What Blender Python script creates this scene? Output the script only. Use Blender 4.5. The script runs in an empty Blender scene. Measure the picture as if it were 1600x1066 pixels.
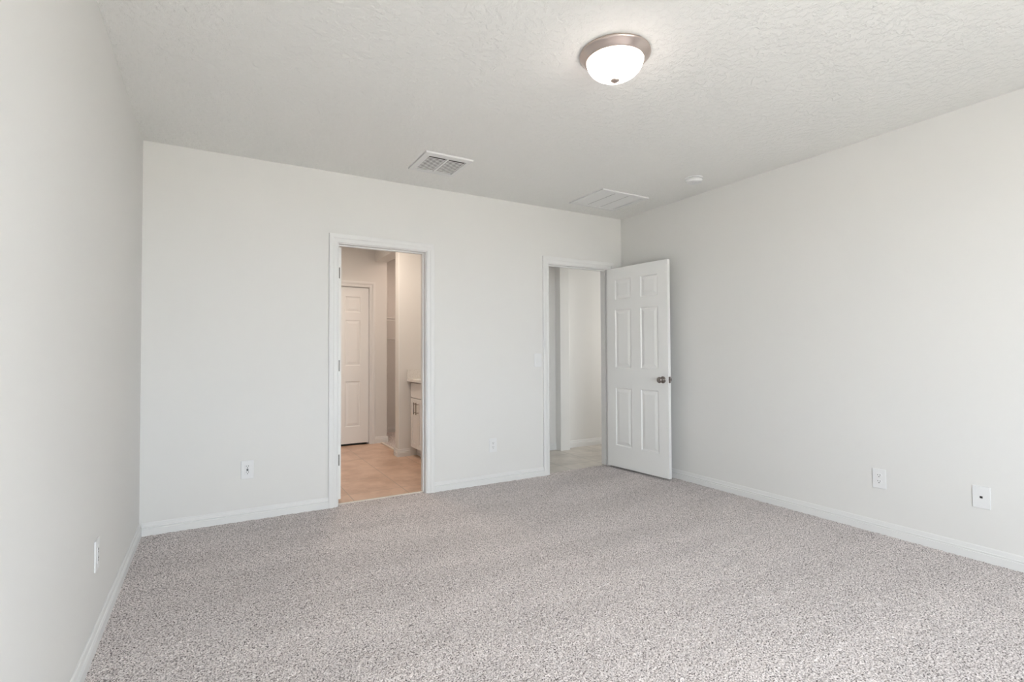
import bpy, bmesh, math, random
import numpy as np
from mathutils import Matrix, Vector
random.seed(4)
sc = bpy.context.scene
COL = sc.collection

# ------------------------------------------------------------------ camera
YAW, PITCH, ROLL, FPX = -0.5273, 0.0205, 0.0043, 799.66
cam_d = bpy.data.cameras.new('camera'); cam = bpy.data.objects.new('camera', cam_d); COL.objects.link(cam)
cam_d.sensor_fit = 'HORIZONTAL'; cam_d.sensor_width = 36.0; cam_d.lens = 36.0 * FPX / 1600.0
cam_d.clip_start = 0.02; cam_d.clip_end = 200
Rz = Matrix.Rotation(YAW, 3, 'Z'); Rx = Matrix.Rotation(PITCH, 3, 'X'); Ry = Matrix.Rotation(ROLL, 3, 'Y')
M = Rz @ Rx @ Ry
right, fwd, up = M.col[0], M.col[1], M.col[2]
R3 = Matrix((right, up, -fwd)).transposed()
cam.matrix_world = Matrix.Translation((0, 0, 1.19)) @ R3.to_4x4()
sc.camera = cam

# ------------------------------------------------------------------ view, world, lights
sc.view_settings.view_transform = 'Standard'; sc.view_settings.look = 'None'
sc.view_settings.gamma = 1.0; sc.view_settings.use_curve_mapping = False
sc.view_settings.exposure = 0.58
world = bpy.data.worlds.new('overcast_sky'); sc.world = world; world.use_nodes = True
bg = world.node_tree.nodes['Background']
bg.inputs['Color'].default_value = (0.86, 0.94, 1.0, 1); bg.inputs['Strength'].default_value = 10.2

def area_light(name, loc, size, power, color, rot=(0, 0, 0), size_y=None, portal=False):
    d = bpy.data.lights.new(name, 'AREA'); d.shape = 'RECTANGLE'; d.size = size; d.size_y = size_y or size
    d.energy = power; d.color = color
    if portal: d.cycles.is_portal = True
    o = bpy.data.objects.new(name, d); COL.objects.link(o); o.location = loc; o.rotation_euler = rot
    return o
WIN = (0.05, 2.30, 0.55, 2.10)      # bedroom window in the wall behind the camera: x0, x1, z0, z1
area_light('window_portal', ((WIN[0]+WIN[1])/2, -1.49, (WIN[2]+WIN[3])/2), WIN[1]-WIN[0], 1, (1, 1, 1),
           (math.radians(90), 0, 0), WIN[3]-WIN[2], portal=True)
area_light('bathroom_lamp', (1.25, 5.3, 2.56), 0.3, 11.0, (1.0, 0.84, 0.70))
area_light('vanity_lamp', (2.40, 5.0, 2.12), 0.12, 1.6, (1.0, 0.86, 0.74), (0, math.radians(65), 0), 0.7)
area_light('closet_fill', (2.5, 6.5, 2.56), 0.2, 5.0, (1.0, 0.76, 0.62))  # added fill without a fixture, brightens the closet interior
area_light('hall_daylight_panel', (5.7, 4.68, 1.5), 0.8, 26, (1.0, 0.99, 0.96), (0, math.radians(85), 0), 1.8)  # unseen panel standing in for daylight from the hall's right

sun_d = bpy.data.lights.new('sun', 'SUN'); sun_d.energy = 36; sun_d.angle = math.radians(0.6); sun_d.color = (1.0, 0.93, 0.84)
sun = bpy.data.objects.new('sun', sun_d); COL.objects.link(sun)          # high behind the house: lights only the ground outside, added for bounce
sun.rotation_euler = (math.radians(-38), 0, math.radians(8))

# ------------------------------------------------------------------ materials
def new_mat(name, color=(0.8, 0.8, 0.8), rough=0.5, metal=0.0, spec=0.5):
    m = bpy.data.materials.new(name); m.use_nodes = True
    b = m.node_tree.nodes['Principled BSDF']
    b.inputs['Base Color'].default_value = (*color, 1); b.inputs['Roughness'].default_value = rough
    b.inputs['Metallic'].default_value = metal; b.inputs['Specular IOR Level'].default_value = spec
    return m
def nodes(m): return m.node_tree.nodes, m.node_tree.links, m.node_tree.nodes['Principled BSDF']
def obj_coord(m, scale=1.0):
    n, l, b = nodes(m); tc = n.new('ShaderNodeNewGeometry'); mp = n.new('ShaderNodeMapping')
    l.new(tc.outputs['Position'], mp.inputs['Vector']); mp.inputs['Scale'].default_value = (scale, scale, scale)
    return mp.outputs['Vector']
def noise(m, vec, scale, detail=2, rough=0.5):
    n, l, b = nodes(m); t = n.new('ShaderNodeTexNoise'); l.new(vec, t.inputs['Vector'])
    t.inputs['Scale'].default_value = scale; t.inputs['Detail'].default_value = detail; t.inputs['Roughness'].default_value = rough
    return t.outputs['Fac']
def ramp(m, fac, stops):
    n, l, b = nodes(m); r = n.new('ShaderNodeValToRGB'); l.new(fac, r.inputs['Fac'])
    while len(r.color_ramp.elements) < len(stops): r.color_ramp.elements.new(0.5)
    for e, (p, c) in zip(r.color_ramp.elements, stops):
        e.position = p; e.color = (*c, 1) if len(c) == 3 else c
    return r.outputs['Color']
def bump(m, fac, strength, dist):
    n, l, b = nodes(m); k = n.new('ShaderNodeBump'); k.inputs['Strength'].default_value = strength
    k.inputs['Distance'].default_value = dist; l.new(fac, k.inputs['Height']); l.new(k.outputs['Normal'], b.inputs['Normal'])
def mixc(m, fac, a, bcol, mode='MIX'):
    n, l, b = nodes(m); x = n.new('ShaderNodeMix'); x.data_type = 'RGBA'; x.blend_type = mode
    if isinstance(fac, float): x.inputs['Factor'].default_value = fac
    else: l.new(fac, x.inputs['Factor'])
    for s, v in ((x.inputs[6], a), (x.inputs[7], bcol)):
        if isinstance(v, tuple): s.default_value = (*v, 1)
        else: l.new(v, s)
    return x.outputs[2]

m_wall = new_mat('wall_paint', (0.775, 0.765, 0.745), 0.75, spec=0.3)
bump(m_wall, noise(m_wall, obj_coord(m_wall), 90, 3), 0.08, 0.002)
m_ceil = new_mat('knockdown_ceiling', (0.88, 0.875, 0.85), 0.85, spec=0.2)
v = obj_coord(m_ceil)
f = ramp(m_ceil, noise(m_ceil, v, 30, 4, 0.6), [(0.44, (0, 0, 0)), (0.58, (1, 1, 1))])
bump(m_ceil, f, 0.45, 0.005)
m_trim = new_mat('trim_paint', (0.79, 0.785, 0.775), 0.5, spec=0.35)
m_door = new_mat('door_paint', (0.86, 0.855, 0.84), 0.42)
m_plate = new_mat('white_plastic', (0.81, 0.81, 0.81), 0.35)
m_slot = new_mat('socket_slot', (0.05, 0.045, 0.04), 0.6)
m_black = new_mat('black_plastic', (0.02, 0.02, 0.02), 0.35)
m_nickel = new_mat('satin_nickel', (0.30, 0.265, 0.245), 0.25, 1.0)
m_hinge = new_mat('hinge_steel', (0.14, 0.13, 0.12), 0.45, 0.6)
m_ring = new_mat('brushed_nickel', (0.62, 0.53, 0.485), 0.28, 1.0)
m_vent = new_mat('vent_enamel', (0.82, 0.82, 0.81), 0.4)
m_shade = new_mat('painted_shade', (0.10, 0.09, 0.085), 0.8)  # dark colour stands in for shade in the vents and behind door_3
m_cab = new_mat('cabinet_paint', (0.86, 0.85, 0.84), 0.4)
m_quartz = new_mat('quartz', (0.78, 0.76, 0.73), 0.2)
m_quartz_n = noise(m_quartz, obj_coord(m_quartz), 120, 3)
n_, l_, b_ = nodes(m_quartz)
l_.new(ramp(m_quartz, m_quartz_n, [(0.3, (0.70, 0.68, 0.65)), (0.7, (0.84, 0.82, 0.80))]), b_.inputs['Base Color'])
m_strip = new_mat('threshold', (0.72, 0.66, 0.58), 0.35)
m_wire = new_mat('wire_coating', (0.75, 0.75, 0.74), 0.4)
m_frame = new_mat('window_vinyl', (0.85, 0.85, 0.85), 0.4)
m_ground = new_mat('concrete_ground', (0.42, 0.41, 0.38), 0.9)
l = nodes(m_ground)[1]
l.new(ramp(m_ground, noise(m_ground, obj_coord(m_ground), 3, 5), [(0.3, (0.36, 0.35, 0.32)), (0.7, (0.48, 0.46, 0.43))]), nodes(m_ground)[2].inputs['Base Color'])

# frosted lit glass of the ceiling lamp
m_glow = new_mat('lit_frosted_glass', (0.9, 0.88, 0.84), 0.25)
gb = m_glow.node_tree.nodes['Principled BSDF']
gb.inputs['Emission Color'].default_value = (1.0, 0.87, 0.80, 1); gb.inputs['Emission Strength'].default_value = 6.5

# carpet
m_carpet = new_mat('cut_pile_carpet', (0.4, 0.37, 0.35), 0.95, spec=0.1)
v = obj_coord(m_carpet)
c1 = ramp(m_carpet, noise(m_carpet, v, 150, 3, 0.65), [(0.37, (0.08, 0.067, 0.063)), (0.45, (0.50, 0.445, 0.43)), (0.53, (0.73, 0.665, 0.65)), (0.65, (0.98, 0.91, 0.895))])
n, l, b = nodes(m_carpet)
mpb = n.new('ShaderNodeMapping'); l.new(v, mpb.inputs['Vector']); mpb.inputs['Rotation'].default_value = (0, 0, math.radians(35)); mpb.inputs['Scale'].default_value = (0.45, 2.6, 1)
big = ramp(m_carpet, noise(m_carpet, mpb.outputs['Vector'], 1.3, 2, 0.5), [(0.38, (0.94, 0.94, 0.94)), (0.62, (1.04, 1.04, 1.04))])   # brushed pile: how its bands catch light is painted into the colour
n, l, b = nodes(m_carpet)
l.new(mixc(m_carpet, 1.0, c1, big, 'MULTIPLY'), b.inputs['Base Color'])
bump(m_carpet, noise(m_carpet, v, 170, 3, 0.6), 0.5, 0.006)
b.inputs['Sheen Weight'].default_value = 0.15

# porcelain tile (square tiles, brick texture without offset)
def tile_mat(name, c_a, c_b, grout, ox, oy, size=0.457):
    m = new_mat(name, c_a, 0.28, spec=0.5); n, l, b = nodes(m)
    g = n.new('ShaderNodeNewGeometry'); mp = n.new('ShaderNodeMapping'); l.new(g.outputs['Position'], mp.inputs['Vector'])
    mp.inputs['Location'].default_value = (-ox, -oy, 0)
    br = n.new('ShaderNodeTexBrick'); l.new(mp.outputs['Vector'], br.inputs['Vector'])
    br.offset = 0.0; br.inputs['Scale'].default_value = 1.0; br.inputs['Brick Width'].default_value = size
    br.inputs['Row Height'].default_value = size; br.inputs['Mortar Size'].default_value = 0.0035
    br.inputs['Color1'].default_value = (0.5, 0.5, 0.5, 1); br.inputs['Color2'].default_value = (0.56, 0.56, 0.56, 1)
    br.inputs['Mortar'].default_value = (0, 0, 0, 1); br.inputs['Mortar Smooth'].default_value = 0.3
    vein = ramp(m, noise(m, mp.outputs['Vector'], 3.5, 6, 0.62), [(0.36, c_b), (0.60, c_a)])
    tint = mixc(m, 0.25, vein, br.outputs['Color'], 'OVERLAY')
    l.new(mixc(m, br.outputs['Fac'], tint, grout), b.inputs['Base Color'])
    return m
m_tile_bath = tile_mat('bathroom_tile', (0.72, 0.51, 0.385), (0.54, 0.345, 0.235), (0.42, 0.31, 0.23), 0.98, 4.42)
m_tile_hall = tile_mat('hall_tile', (0.56, 0.515, 0.46), (0.42, 0.385, 0.345), (0.22, 0.22, 0.20), 3.127, 4.385, 0.450)

# ------------------------------------------------------------------ mesh helpers
def link(name, bm, mat, parent=None, smooth=False, bevel=0.0):
    me = bpy.data.meshes.new(name); bmesh.ops.recalc_face_normals(bm, faces=bm.faces); bm.to_mesh(me); bm.free()
    for k in (mat if isinstance(mat, (list, tuple)) else [mat]): me.materials.append(k)
    if smooth:
        for p in me.polygons: p.use_smooth = True
    o = bpy.data.objects.new(name, me); COL.objects.link(o)
    if parent is not None: o.parent = parent
    if bevel:
        bv = o.modifiers.new('bevel', 'BEVEL'); bv.width = bevel; bv.segments = 2; bv.limit_method = 'ANGLE'
    return o
def box(bm, x0, x1, y0, y1, z0, z1):
    vs = [bm.verts.new(p) for p in ((x0,y0,z0),(x1,y0,z0),(x1,y1,z0),(x0,y1,z0),(x0,y0,z1),(x1,y0,z1),(x1,y1,z1),(x0,y1,z1))]
    for f in ((0,3,2,1),(4,5,6,7),(0,1,5,4),(1,2,6,5),(2,3,7,6),(3,0,4,7)): bm.faces.new([vs[i] for i in f])
def boxes(*bs):
    bm = bmesh.new()
    for b in bs: box(bm, *b)
    return bm
def lathe(bm, prof, seg=48, axis='Z', org=(0, 0, 0)):
    """prof: (radius, height) pairs; a radius of 0 closes the shape"""
    def P(r, h, a):
        c, s = r*math.cos(a), r*math.sin(a)
        q = {'Z': (c, s, h), 'Y': (c, h, s), 'X': (h, c, s)}[axis]
        return (q[0]+org[0], q[1]+org[1], q[2]+org[2])
    rings = []
    for r, h in prof:
        if r <= 1e-6: rings.append([bm.verts.new(P(0, h, 0))])
        else: rings.append([bm.verts.new(P(r, h, 2*math.pi*i/seg)) for i in range(seg)])
    for A, B in zip(rings, rings[1:]):
        for i in range(seg):
            j = (i+1) % seg
            if len(A) == 1 and len(B) == 1: continue
            if len(A) == 1: bm.faces.new((A[0], B[i], B[j]))
            elif len(B) == 1: bm.faces.new((A[i], B[0], A[j]))
            else: bm.faces.new((A[i], B[i], B[j], A[j]))
def empty(name, loc, rz=0.0):
    o = bpy.data.objects.new(name, None); COL.objects.link(o); o.location = loc; o.rotation_euler = (0, 0, rz)
    o.empty_display_size = 0.05
    return o
def thing(o, label, cat, group=None):
    o['label'] = label; o['category'] = cat
    if group: o['group'] = group
    return o
def struct(o): o['kind'] = 'structure'; return o

# ------------------------------------------------------------------ room shell
XL, XR, D, H, YR = -0.4125, 3.744, 4.111, 2.592, -1.40
D2 = D + 0.115                         # far face of the wall with the two doorways
J1 = (0.836, 1.548, 2.038)             # clear opening of the bathroom doorway
J2 = (2.810, 3.556, 2.040)             # clear opening of the hall doorway
jt = 0.018
struct(link('wall_left', boxes((XL-.10, XL, YR-.1, D2, -.02, H)), m_wall))
struct(link('wall_right', boxes((XR, XR+.10, YR-.1, D, -.02, H)), m_wall))
struct(link('wall_back', boxes((XL, J1[0]-jt, D, D2, -.02, H), (J1[0]-jt, J1[1]+jt, D, D2, J1[2]+jt, H),
      (J1[1]+jt, J2[0]-jt, D, D2, -.02, H), (J2[0]-jt, J2[1]+jt, D, D2, J2[2]+jt, H), (J2[1]+jt, 6.1, D, D2, -.02, H)), m_wall))
struct(link('wall_rear', boxes((XL, WIN[0], YR-.1, YR, -.02, H), (WIN[1], XR, YR-.1, YR, -.02, H),
      (WIN[0], WIN[1], YR-.1, YR, -.02, WIN[2]), (WIN[0], WIN[1], YR-.1, YR, WIN[3], H)), m_wall))
struct(link('ceiling', boxes((XL-.1, 6.1, YR-.1, 8.2, H, H+.1)), m_ceil))
# window behind the camera: frame and centre mullion
w = struct(empty('window_1', ((WIN[0]+WIN[1])/2, YR-.05, WIN[2])))
hw, hh, t = (WIN[1]-WIN[0])/2, WIN[3]-WIN[2], .045
link('window_frame', boxes((-hw, hw, -.03, .03, 0, t), (-hw, hw, -.03, .03, hh-t, hh), (-hw, -hw+t, -.03, .03, t, hh-t),
     (hw-t, hw, -.03, .03, t, hh-t), (-.045, .045, -.03, .03, t, hh-t)), m_frame, w)
link('sash_rail', boxes((-hw+t, -.045, -.02, .02, hh/2-.02, hh/2+.02), (.045, hw-t, -.02, .02, hh/2-.02, hh/2+.02)), m_frame, w)
link('window_sill', boxes((-hw-.04, hw+.04, .05, .10, -.02, 0)), m_frame, w, bevel=.004)
struct(link('ground', boxes((-30, 34, -40, YR-.1, -.25, -.15)), m_ground))
# other rooms
BX0, BXR, FY = 0.15, 2.53, 6.70        # bathroom left wall, bathroom right wall, far wall
J3 = (1.035, 1.748, 2.030)
struct(link('wall_bathroom_left', boxes((BX0-.1, BX0, D2, FY, -.02, H)), m_wall))
struct(link('wall_bathroom_far', boxes((BX0-.1, J3[0]-jt, FY, FY+.11, -.02, H), (J3[0]-jt, J3[1]+jt, FY, FY+.11, J3[2]+jt, H),
      (J3[1]+jt, 1.981, FY, FY+.11, -.02, H)), m_wall))
struct(link('wall_bathroom_right', boxes((BXR, 2.66, D2, 5.70, -.02, H)), m_wall))
struct(link('wall_vanity', boxes((1.820, 3.10, 5.70, 5.825, -.02, H)), m_wall, bevel=.006))
struct(link('wall_soffit', boxes((1.820, 1.976, 5.825, FY, 2.378, H)), m_wall))
struct(link('wall_closet_left', boxes((1.871, 1.981, FY+.11, 7.50, -.02, H)), m_wall))
struct(link('wall_closet_far', boxes((1.871, 3.10, 7.50, 7.60, -.02, H)), m_wall))
struct(link('wall_closet_right', boxes((3.0, 3.10, 5.825, 7.50, -.02, H)), m_wall))
struct(link('wall_dark_enclosure', boxes((.2, .3, FY+.11, 7.8, -.02, H), (.3, 1.871, 7.8, 7.9, -.02, H), (1.771, 1.871, FY+.11, 7.8, -.02, H)), m_shade))  # unseen enclosure added to block light, coloured dark for the gap under door_3
HY = 5.13
struct(link('wall_hall_far', boxes((2.66, 6.1, HY, HY+.12, -.02, H)), m_wall))
struct(link('wall_hall_end', boxes((6.0, 6.1, D2, HY, -.02, H)), m_wall))
struct(link('wall_hall_column', boxes((3.598, 3.735, HY-.105, HY, -.02, H)), m_wall, bevel=.006))

# floors
def carpet_mesh(name, x0, x1, y0, y1, step, amp):
    nx, ny = int((x1-x0)/step)+1, int((y1-y0)/step)+1
    rng = np.random.default_rng(7)
    X, Y = np.meshgrid(np.linspace(x0, x1, nx), np.linspace(y0, y1, ny))
    Z = rng.uniform(-amp, amp, X.shape)
    X = X + rng.uniform(-.3, .3, X.shape)*step; Y = Y + rng.uniform(-.3, .3, X.shape)*step
    X = np.clip(X, x0, x1); Y = np.clip(Y, y0, y1)
    co = np.stack([X, Y, Z], -1).reshape(-1, 3)
    i = np.arange(nx*ny).reshape(ny, nx)
    q = np.stack([i[:-1, :-1], i[:-1, 1:], i[1:, 1:], i[1:, :-1]], -1).reshape(-1)
    me = bpy.data.meshes.new(name); me.vertices.add(len(co)); me.vertices.foreach_set('co', co.ravel().astype(np.float32))
    nq = len(q)//4; me.loops.add(len(q)); me.loops.foreach_set('vertex_index', q.astype(np.int32))
    me.polygons.add(nq); me.polygons.foreach_set('loop_start', np.arange(0, len(q), 4, dtype=np.int32))
    me.polygons.foreach_set('use_smooth', np.ones(nq, dtype=bool))
    me.update(calc_edges=True); me.validate()
    me.materials.append(m_carpet)
    o = bpy.data.objects.new(name, me); COL.objects.link(o); return o
struct(carpet_mesh('floor', XL, XR, YR, D+.05, .008, .0035))
struct(link('floor_slab', boxes((XL-.1, 6.1, YR-.1, 8.2, -.15, -.02)), m_ground))
struct(link('floor_bathroom', boxes((BX0, BXR, D+.05, 5.70, -.02, -.003), (BX0, 1.90, 5.70, FY+.02, -.02, -.003)), m_tile_bath))
struct(link('floor_closet', boxes((1.90, 3.0, 5.825, 7.50, -.02, .002)), m_carpet))
struct(link('floor_hall', boxes((2.66, 6.0, D+.02, HY, -.02, -.003)), m_tile_hall))
struct(link('trim_4', boxes((J1[0], J1[1], D+.045, D+.064, -.02, .007)), m_strip, bevel=.002))
struct(link('trim_5', boxes((1.893, 1.925, 5.825, FY, -.02, .008)), m_strip, bevel=.002))

# baseboards ------------------------------------------------------------
BP = [(0, -.02), (.014, -.02), (.014, .042), (.0095, .045), (.0095, .049), (.0125, .051), (.0125, .055), (.0085, .059), (.006, .078), (.003, .083), (0, .083)]
def baseboard(bm, a, b, nrm, ends=True):
    """a, b: xy end points on the wall face; nrm: xy direction into the room"""
    ra = [bm.verts.new((a[0]+nrm[0]*d, a[1]+nrm[1]*d, z)) for d, z in BP]
    rb = [bm.verts.new((b[0]+nrm[0]*d, b[1]+nrm[1]*d, z)) for d, z in BP]
    k = len(BP)
    for i in range(k-1): bm.faces.new((ra[i], rb[i], rb[i+1], ra[i+1]))
    if ends: bm.faces.new(ra); bm.faces.new(rb[::-1])
cw = 0.068
def bb(name, *segs):
    bm = bmesh.new()
    for s in segs: baseboard(bm, *s)
    return struct(link(name, bm, m_trim))
bb('baseboard_left', ((XL, YR), (XL, D), (1, 0)))
bb('baseboard_right', ((XR, YR), (XR, D), (-1, 0)))
bb('baseboard_back', ((XL+.014, D), (J1[0]-.006-cw, D), (0, -1)), ((J1[1]+.006+cw, D), (J2[0]-.006-cw, D), (0, -1)),
   ((J2[1]+.006+cw, D), (XR-.014, D), (0, -1)))
bb('baseboard_rear', ((XL+.014, YR), (XR-.014, YR), (0, 1)))
bb('baseboard_bathroom', ((J3[1]+.006+cw, FY), (1.997, FY), (0, -1)), ((1.806, 5.70), (1.955, 5.70), (0, -1)), ((1.820, 5.70), (1.820, 5.839), (-1, 0)),
   ((BX0, D2), (BX0, FY), (1, 0)), ((1.806, 5.825), (1.88, 5.825), (0, 1)), ((1.981, FY), (1.981, FY+.11), (1, 0)))
bb('baseboard_closet', ((1.981, 7.50), (3.0, 7.50), (0, -1)), ((3.0, 5.825), (3.0, 7.486), (-1, 0)))
bb('baseboard_hall', ((2.66, HY), (3.598, HY), (0, -1)), ((3.735, HY), (6.0, HY), (0, -1)))

# door casings and jambs --------------------------------------------------
CP = [(0, 0), (0, .0095), (.005, .012), (.012, .0105), (.030, .0115), (.037, .0165), (.050, .018), (.060, .0175), (cw, .0155), (cw, 0)]
def casing(bm, x0, x1, zt, y, s):
    """x0,x1,zt: inner edges of the casing; y wall face; s=-1 towards -Y"""
    cols = []
    for o, d in CP:
        yy = y + s*d
        cols.append([bm.verts.new(p) for p in ((x0-o, yy, -.02), (x0-o, yy, zt+o), (x1+o, yy, zt+o), (x1+o, yy, -.02))])
    for A, B in zip(cols, cols[1:]):
        for i in range(3): bm.faces.new((A[i], A[i+1], B[i+1], B[i]))
def door_frame(name, J, y0, y1, stop_y, both=True):
    bm = bmesh.new(); x0, x1, zt = J
    box(bm, x0-jt, x0, y0, y1, -.02, zt+jt); box(bm, x1, x1+jt, y0, y1, -.02, zt+jt); box(bm, x0, x1, y0, y1, zt, zt+jt)
    sa, sb = stop_y
    box(bm, x0, x0+.010, sa, sb, -.02, zt); box(bm, x1-.010, x1, sa, sb, -.02, zt); box(bm, x0+.010, x1-.010, sa, sb, zt-.010, zt)
    casing(bm, x0-.006, x1+.006, zt+.006, y0, -1)
    if both: casing(bm, x0-.006, x1+.006, zt+.006, y1, 1)
    return struct(link(name, bm, m_trim))
t1 = door_frame('trim_1', J1, D, D2, (D+.045, D2-.038))
t2 = door_frame('trim_2', J2, D, D2, (D+.038, D+.072))
t3 = door_frame('trim_3', J3, FY, FY+.11, (FY+.06, FY+.095), False)
link('strike_plate', boxes((J2[0]-.001, J2[0]+.0015, D+.004, D+.032, .885, .945)), m_nickel, t2)

# six panel moulded door leaf ------------------------------------------------
def leaf_bm(w, h, t, cols, rows):
    """leaf in local x 0..w, z 0..h, faces at y=0 and y=t"""
    bm = bmesh.new()
    def face_side(y, s):
        xs = sorted({0, w, *[c for p in cols for c in p]}); zs = sorted({0, h, *[r for p in rows for r in p]})
        for i in range(len(xs)-1):
            for j in range(len(zs)-1):
                x0, x1, z0, z1 = xs[i], xs[i+1], zs[j], zs[j+1]
                if (x0, x1) in cols and (z0, z1) in rows:
                    rings = []
                    for ins, dep in ((0, 0), (.004, .0015), (.010, .0075), (.017, .0080), (.024, .0070), (.044, .0025), (.048, .0020)):
                        rings.append([bm.verts.new(p) for p in ((x0+ins, y+s*dep, z0+ins), (x1-ins, y+s*dep, z0+ins), (x1-ins, y+s*dep, z1-ins), (x0+ins, y+s*dep, z1-ins))])
                    for A, B in zip(rings, rings[1:]):
                        for k in range(4): bm.faces.new((A[k], A[(k+1) % 4], B[(k+1) % 4], B[k]))
                    bm.faces.new(rings[-1])
                else:
                    bm.faces.new([bm.verts.new(p) for p in ((x0, y, z0), (x1, y, z0), (x1, y, z1), (x0, y, z1))])
    face_side(0, 1); face_side(t, -1)
    for a, b in (((0, 0), (w, 0)), ((w, 0), (w, h)), ((w, h), (0, h)), ((0, h), (0, 0))):
        bm.faces.new([bm.verts.new(p) for p in ((a[0], 0, a[1]), (b[0], 0, b[1]), (b[0], t, b[1]), (a[0], t, a[1]))])
    bmesh.ops.remove_doubles(bm, verts=bm.verts, dist=1e-5)
    return bm
def panel_layout(w, h):
    st = .111 * w/.762; mid = .116 * w/.762; pw = (w - 2*st - mid)/2
    cols = [(st, st+pw), (st+pw+mid, w-st)]
    rows = [(.215, .803), (1.003, 1.598), (1.697, 1.905)]
    k = h/2.022
    return cols, [(a*k, b*k) for a, b in rows]
def knob_bm(side):
    """knob standing out along local y; side=+1/-1"""
    bm = bmesh.new()
    pr = [(0, 0), (.0325, 0), (.0325, .003), (.030, .007), (.020, .010), (.0125, .013), (.0105, .020), (.0115, .029), (.018, .034), (.0255, .041),
          (.0285, .049), (.0275, .056), (.021, .0625), (.012, .0650), (0, .0655)]
    lathe(bm, [(r, side*y) for r, y in pr], 40, 'Y')
    return bm
def hinge_bm():
    bm = bmesh.new(); lathe(bm, [(0, -.045), (.006, -.045), (.006, .045), (0, .045)], 16, 'Z'); return bm
# open bedroom door, hinged at the right jamb of the hall doorway
ax, ay, bx, by = 3.522, 4.088, 3.590, 3.329
ang = math.atan2(by-ay, bx-ax)
W2 = .762; Z0 = .020
door2 = struct(empty('door_2', (ax, ay, Z0), ang))
cols, rows = panel_layout(W2, 2.014)
link('door_leaf', leaf_bm(W2, 2.014, .035, cols, rows), m_door, door2)
for s, y in ((-1, 0), (1, .035)):
    o = link('door_knob', knob_bm(s), m_nickel, door2, smooth=True); o.location = (W2-.060, y, .902)
o = link('latch_plate', boxes((W2-.0002, W2+.0015, .005, .030, .874, .932)), m_nickel, door2)
link('latch_bolt', boxes((W2+.0015, W2+.012, .012, .023, .895, .911)), m_nickel, door2, bevel=.003)
for z in (.30, 1.05, 1.80):
    o = link('hinge', hinge_bm(), m_hinge, door2, smooth=True); o.location = (-.006, .036, z)
# open bathroom door, hinged at the left jamb, swung 90 degrees into the bathroom
door1 = struct(empty('door_1', (J1[0]+.010, D2+.012, Z0), math.radians(90.5)))
cols, rows = panel_layout(.685, 2.022)
link('door_leaf', leaf_bm(.685, 2.010, -.035, cols, rows), m_door, door1)
# (leaf thickness runs towards local -y = world +x)
for z in (.31, 1.062, 1.807):
    link('hinge', boxes((-.002, .0, -.024, .006, z-.044, z+.044)), m_hinge, door1)
    o = link('hinge_pin', hinge_bm(), m_hinge, door1, smooth=True); o.location = (-.004, .004, z)
o = link('door_knob', knob_bm(-1), m_nickel, door1, smooth=True); o.location = (.625, -.035, .902)
# closed door in the far bathroom wall
door3 = struct(empty('door_3', (J3[0]+.003, FY+.022, .020)))
cols, rows = panel_layout(.707, 2.005)
link('door_leaf', leaf_bm(.707, 2.005, .035, cols, rows), m_door, door3)

# ------------------------------------------------------------------ ceiling lamp
LX, LY = 1.625, 1.815
lamp = thing(empty('ceiling_light', (LX, LY, H)), 'flush mount ceiling lamp with lit frosted glass dome and brushed nickel ring', 'ceiling light')
bm = bmesh.new()
lathe(bm, [(0, 0), (.155, 0), (.164, -.003), (.166, -.008), (.164, -.013), (.160, -.016), (.152, -.025), (.141, -.037), (.137, -.041), (.132, -.041), (.130, -.036), (0, -.036)], 96)
link('trim_ring', bm, m_ring, lamp, smooth=True)
bm = bmesh.new(); pr = []
for i in range(0, 15):
    a = math.radians(90*i/14); pr.append(((.131*math.cos(a)) if i < 14 else 0, -.038-.084*math.sin(a)))
lathe(bm, pr, 96)
link('glass_dome', bm, m_glow, lamp, smooth=True)
bm = bmesh.new()
lathe(bm, [(0, -.1195), (.0185, -.1215), (.0205, -.1250), (.0200, -.129), (.0155, -.1325), (.0100, -.1355), (.005, -.138), (0, -.139)], 24)
link('finial', bm, m_ring, lamp, smooth=True)

# ------------------------------------------------------------------ supply vent
V0, V1, U0, U1 = 1.266, 1.630, 3.345, 3.730
vent = thing(empty('air_vent', ((V0+V1)/2, (U0+U1)/2, H)), 'square white metal ceiling air register with two open louvred banks', 'air vent')
def rel(*b): return (b[0]-(V0+V1)/2, b[1]-(V0+V1)/2, b[2]-(U0+U1)/2, b[3]-(U0+U1)/2, b[4], b[5])
I0, I1, K0, K1, mid = 1.312, 1.598, 3.402, 3.695, 1.455
zb = -.014
fr = bmesh.new()
for b in ((V0, V1, U0, K0), (V0, V1, K1, U1), (V0, I0, K0, K1), (I1, V1, K0, K1), (mid-.008, mid+.008, K0, K1)):
    box(fr, *rel(*b, zb, 0))
link('vent_frame', fr, m_vent, vent, bevel=.002)
link('duct_shade', boxes(rel(I0, I1, K0, K1, -.0015, -.0005)), m_shade, vent)  # dark sheet under the ceiling, paints the shade inside the duct
nl = 12
for x0, x1 in ((I0+.001, mid-.009), (mid+.009, I1-.001)):
    bm = bmesh.new()
    for i in range(nl):
        y = K0+.036 + i*(K1-K0-.042)/(nl-1)
        cx = (V0+V1)/2; cy = (U0+U1)/2
        p = [(y-.0034, -.0085), (y+.0034, -.0103), (y+.0034, -.0113), (y-.0034, -.0095)]
        vs = [[bm.verts.new((x-cx, yy-cy, zz)) for yy, zz in p] for x in (x0, x1)]
        for k in range(4): bm.faces.new((vs[0][k], vs[0][(k+1) % 4], vs[1][(k+1) % 4], vs[1][k]))
        bm.faces.new(vs[0]); bm.faces.new(vs[1][::-1])
    link('louvre_bank', bm, m_vent, vent)

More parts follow.
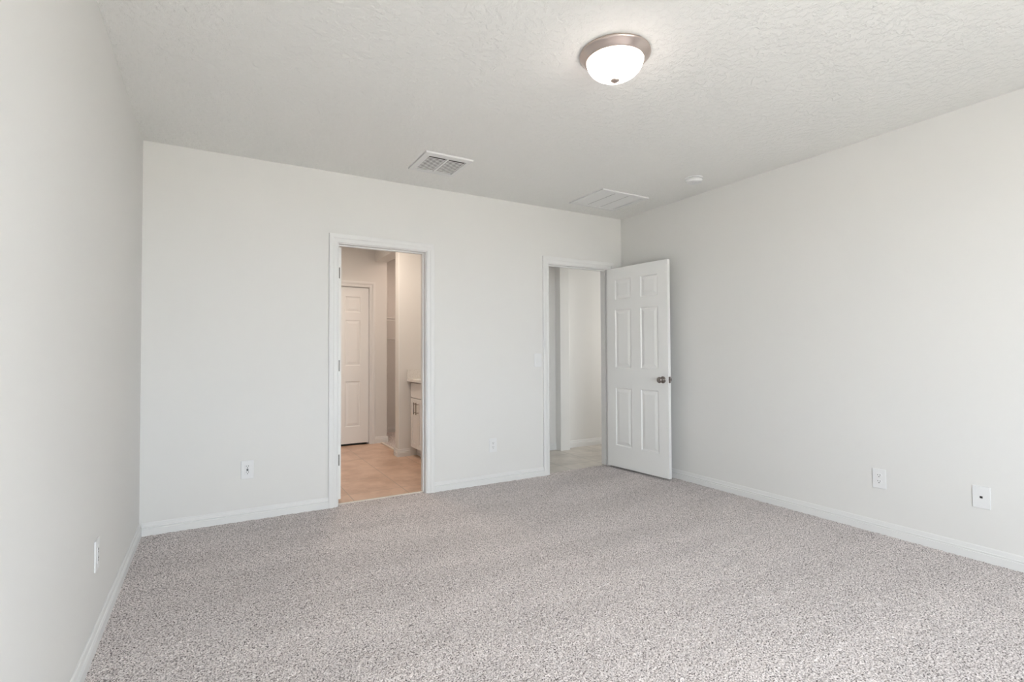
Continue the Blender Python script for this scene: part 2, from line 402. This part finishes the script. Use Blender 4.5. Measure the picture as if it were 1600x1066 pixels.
# ------------------------------------------------------------------ return grille
G0, G1, Q0, Q1 = 2.885, 3.425, 3.385, 3.870
gr = thing(empty('return_grille', ((G0+G1)/2, (Q0+Q1)/2, H)), 'larger flat white return air grille on the ceiling near the corner', 'air vent')
gc = ((G0+G1)/2, (Q0+Q1)/2)
fr = bmesh.new()
for b in ((G0, G1, Q0, 3.422), (G0, G1, 3.832, Q1), (G0, 2.922, 3.422, 3.832), (3.385, G1, 3.422, 3.832)):
    box(fr, b[0]-gc[0], b[1]-gc[0], b[2]-gc[1], b[3]-gc[1], -.012, 0)
link('grille_frame', fr, m_vent, gr, bevel=.002)
link('grille_backing', boxes((2.922-gc[0], 3.385-gc[0], 3.422-gc[1], 3.832-gc[1], -.0015, -.0005)), m_shade, gr)  # dark sheet, paints shade into the gaps between blade banks
nb = 34
for xa, xb in ((2.922, 3.063), (3.071, 3.219), (3.227, 3.379)):
    bm = bmesh.new()
    for i in range(nb):
        y = 3.4285 + i*(.397/(nb-1))
        p = [(y-.0056, -.0030), (y+.0056, -.0060), (y+.0056, -.0068), (y-.0056, -.0038)]
        vs = [[bm.verts.new((x-gc[0], yy-gc[1], zz)) for yy, zz in p] for x in (xa, xb)]
        for k in range(4): bm.faces.new((vs[0][k], vs[0][(k+1) % 4], vs[1][(k+1) % 4], vs[1][k]))
        bm.faces.new(vs[0]); bm.faces.new(vs[1][::-1])
    link('blade_bank', bm, m_vent, gr)

# ------------------------------------------------------------------ smoke detector
sd = thing(empty('smoke_detector', (3.362, 2.822, H)), 'small round white smoke detector on the ceiling by the right wall', 'smoke detector')
bm = bmesh.new(); lathe(bm, [(0, 0), (.070, 0), (.070, -.008), (.066, -.010), (0, -.010)], 48); link('mounting_base', bm, m_plate, sd, smooth=False)
bm = bmesh.new(); lathe(bm, [(0, -.010), (.060, -.010), (.066, -.014), (.066, -.026), (.060, -.035), (.044, -.039), (.030, -.039), (.028, -.036), (.016, -.036), (.015, -.039), (0, -.039)], 48)
link('detector_cover', bm, m_plate, sd, smooth=False, bevel=.001)

# ------------------------------------------------------------------ wall plates
def screw(parent, z):
    bm = bmesh.new(); lathe(bm, [(0, .0052), (.0030, .0052), (.0030, .0062), (0, .0068)], 12, 'Y')
    o = link('screw', bm, m_plate, parent); o.location = (0, 0, z); return o
def plate(name, label, cat, loc, rz, w=.079, h=.125, group=None):
    """local: x across, y out of the wall, z up, origin at the plate centre"""
    r = thing(empty(name, loc, rz), label, cat, group)
    link('cover_plate', boxes((-w/2, w/2, 0, .0058, -h/2, h/2)), m_plate, r, bevel=.0022)
    return r
def slots(parent, zc, y, m=None, s=1.0):
    bm = boxes((-.0078*s, -.0052*s, y, y+.0005, zc+.001*s, zc+.0095*s), (.0052*s, .0078*s, y, y+.0005, zc+.0015*s, zc+.009*s))
    lathe(bm, [(0, y), (.0029*s, y), (.0029*s, y+.0005), (0, y+.0005)], 12, 'Y', (0, 0, zc-.0065*s))
    return link('socket_slots', bm, m or m_slot, parent)
def duplex(r):
    for zc in (.0195, -.0195):
        bm = bmesh.new(); R, n = .0172, 40; vs = []
        ring = []
        for i in range(n):
            a = 2*math.pi*i/n; x, z = R*math.cos(a), R*math.sin(a); z = max(-.0143, min(.0143, z)); ring.append((x, z))
        A = [bm.verts.new((x, .005, z)) for x, z in ring]; B = [bm.verts.new((x, .0078, z)) for x, z in ring]
        for i in range(n): bm.faces.new((A[i], A[(i+1) % n], B[(i+1) % n], B[i]))
        bm.faces.new(B)
        f = link('receptacle_face', bm, m_plate, r); f.location = (0, 0, zc)
        slots(f, 0, .0078)
    screw(r, 0)
PI = math.pi
OG = 'power outlets low on the bedroom walls'
# back wall faces -Y: local +y must point to -Y -> rotate pi
duplex(plate('power_outlet', 'white duplex outlet on back wall between the two doorways', 'outlet', (2.188, D, .342), PI, group=OG))
# right wall faces -X
duplex(plate('power_outlet', 'white duplex outlet on the right wall, nearer the open door', 'outlet', (XR, 1.690, .354), PI/2, group=OG))
r = plate('data_jack_plate', 'white wall plate with one small dark jack at right wall\'s near end', 'wall plate', (XR, 1.178, .358), PI/2)
link('jack_port', boxes((-.0065, .0065, .0055, .0064, -.006, .006)), m_black, r); screw(r, .048); screw(r, -.048)
# back wall, left: rectangular outlet with test buttons
r = plate('test_button_outlet', 'white outlet with dark centre button, left end of back wall', 'outlet', (.211, D, .358), PI, .081, .129, OG)
f = link('receptacle_face', boxes((-.0168, .0168, .005, .0082, -.0335, .0335)), m_plate, r, bevel=.001)
slots(f, .021, .0082); slots(f, -.021, .0082)
link('test_button', boxes((-.006, .006, .008, .0098, -.0075, -.001)), m_black, r, bevel=.0006)
link('reset_button', boxes((-.006, .006, .008, .0098, .0005, .0065)), m_black, r, bevel=.0006)
# left wall faces +X
r = plate('power_outlet', 'white outlet on the left wall, seen almost edge on', 'outlet', (XL, 2.687, .365), -PI/2, group=OG)
f = link('receptacle_face', boxes((-.0168, .0168, .005, .0082, -.0335, .0335)), m_plate, r, bevel=.001)
slots(f, .017, .0082); slots(f, -.017, .0082); screw(r, .048); screw(r, -.048)
# switch beside the hall doorway
r = plate('light_switch', 'white rocker light switch left of the hall doorway', 'light switch', (2.677, D, 1.106), PI, .079, .125)
bm = bmesh.new()
p = [(.0052, -.033), (.0100, -.033), (.0070, 0), (.0056, .033), (.0052, .033)]
vs = [[bm.verts.new((x, yy, zz)) for yy, zz in p] for x in (-.0165, .0165)]
for k in range(5): bm.faces.new((vs[0][k], vs[0][(k+1) % 5], vs[1][(k+1) % 5], vs[1][k]))
bm.faces.new(vs[0]); bm.faces.new(vs[1][::-1])
link('rocker', bm, m_plate, r)

# ------------------------------------------------------------------ vanity in the bathroom
CX0, CY0, CY1 = 1.960, 4.345, 5.692
van = thing(empty('vanity_cabinet', (CX0, CY0, 0)), 'white shaker vanity cabinet with nickel pulls, beyond the left doorway', 'cabinet')
ln = CY1-CY0
link('cabinet_body', boxes((.020, BXR-CX0-.004, 0, ln, .10, .852), (.078, BXR-CX0-.02, 0, ln, .001, .10)), m_cab, van)
link('toe_kick_board', boxes((.070, .0785, 0, ln, .001, .030)), m_trim, van)
def shaker(x, y0, y1, z0, z1):
    bm = bmesh.new(); s = .050
    for b in ((y0, y1, z0, z0+s), (y0, y1, z1-s, z1), (y0, y0+s, z0+s, z1-s), (y1-s, y1, z0+s, z1-s)): box(bm, x, x+.019, b[0], b[1], b[2], b[3])
    box(bm, x+.008, x+.019, y0+s, y1-s, z0+s, z1-s); return bm
dw = .224
for i in range(3):
    e = ln - .002 - i*2*dw
    link('false_drawer_front', boxes((0, .019, e-2*dw+.004, e-.002, .672, .835)), m_cab, van, bevel=.001)
    for k, (a, b) in enumerate(((e-dw+.002, e-.002), (e-2*dw+.002, e-dw-.002))):
        d = link('cabinet_door', shaker(0, a, b, .106, .664), m_cab, van)
        hy = (a+.034) if k == 0 else (b-.034)
        bm = bmesh.new(); lathe(bm, [(0, .493), (.0055, .493), (.0055, .625), (0, .625)], 12, 'Z', (-.030, hy, 0))
        for z in (.512, .606): lathe(bm, [(0, -.030), (.004, -.030), (.004, .001), (0, .001)], 10, 'X', (0, hy, z))
        link('bar_pull', bm, m_nickel, d, smooth=False)
ct = thing(empty('countertop', (CX0, CY0, .852)), 'pale speckled quartz vanity top with low splash, on the white cabinet', 'countertop')
link('counter_slab', boxes((-.040, BXR-CX0-.001, -.01, 5.699-CY0, 0, .032)), m_quartz, ct, bevel=.003)
link('side_splash', boxes((-.040, BXR-CX0-.014, 5.681-CY0, 5.699-CY0, .032, .137)), m_quartz, ct, bevel=.002)
link('back_splash', boxes((BXR-CX0-.014, BXR-CX0-.001, -.01, 5.699-CY0, .032, .137)), m_quartz, ct, bevel=.002)

# ------------------------------------------------------------------ wire shelves in the closet
def wire_shelf(z, label):
    s = thing(empty('wire_shelf', (2.0, 7.49, z)), label, 'shelf', 'wire shelves in the closet')
    L = .98; dp = .30
    bm = bmesh.new()
    def rodx(y, zz, r): lathe(bm, [(0, .0), (r, .0), (r, L), (0, L)], 8, 'X', (0, y, zz))
    rodx(-.004, 0, .003); rodx(-dp, 0, .006); rodx(-dp*.5, -.003, .003); rodx(-dp-.004, -.034, .005)
    link('long_rods', bm, m_wire, s)
    bm = bmesh.new()
    for i in range(39):
        x = .01 + i*.0253
        box(bm, x-.0012, x+.0012, -dp-.004, -.002, -.0012, .0012); box(bm, x-.0012, x+.0012, -dp-.0052, -dp-.0028, -.030, 0)
    link('cross_wires', bm, m_wire, s)
wire_shelf(1.675, 'upper white wire shelf in the closet behind the bathroom')
wire_shelf(1.375, 'lower white wire shelf in the closet behind the bathroom')
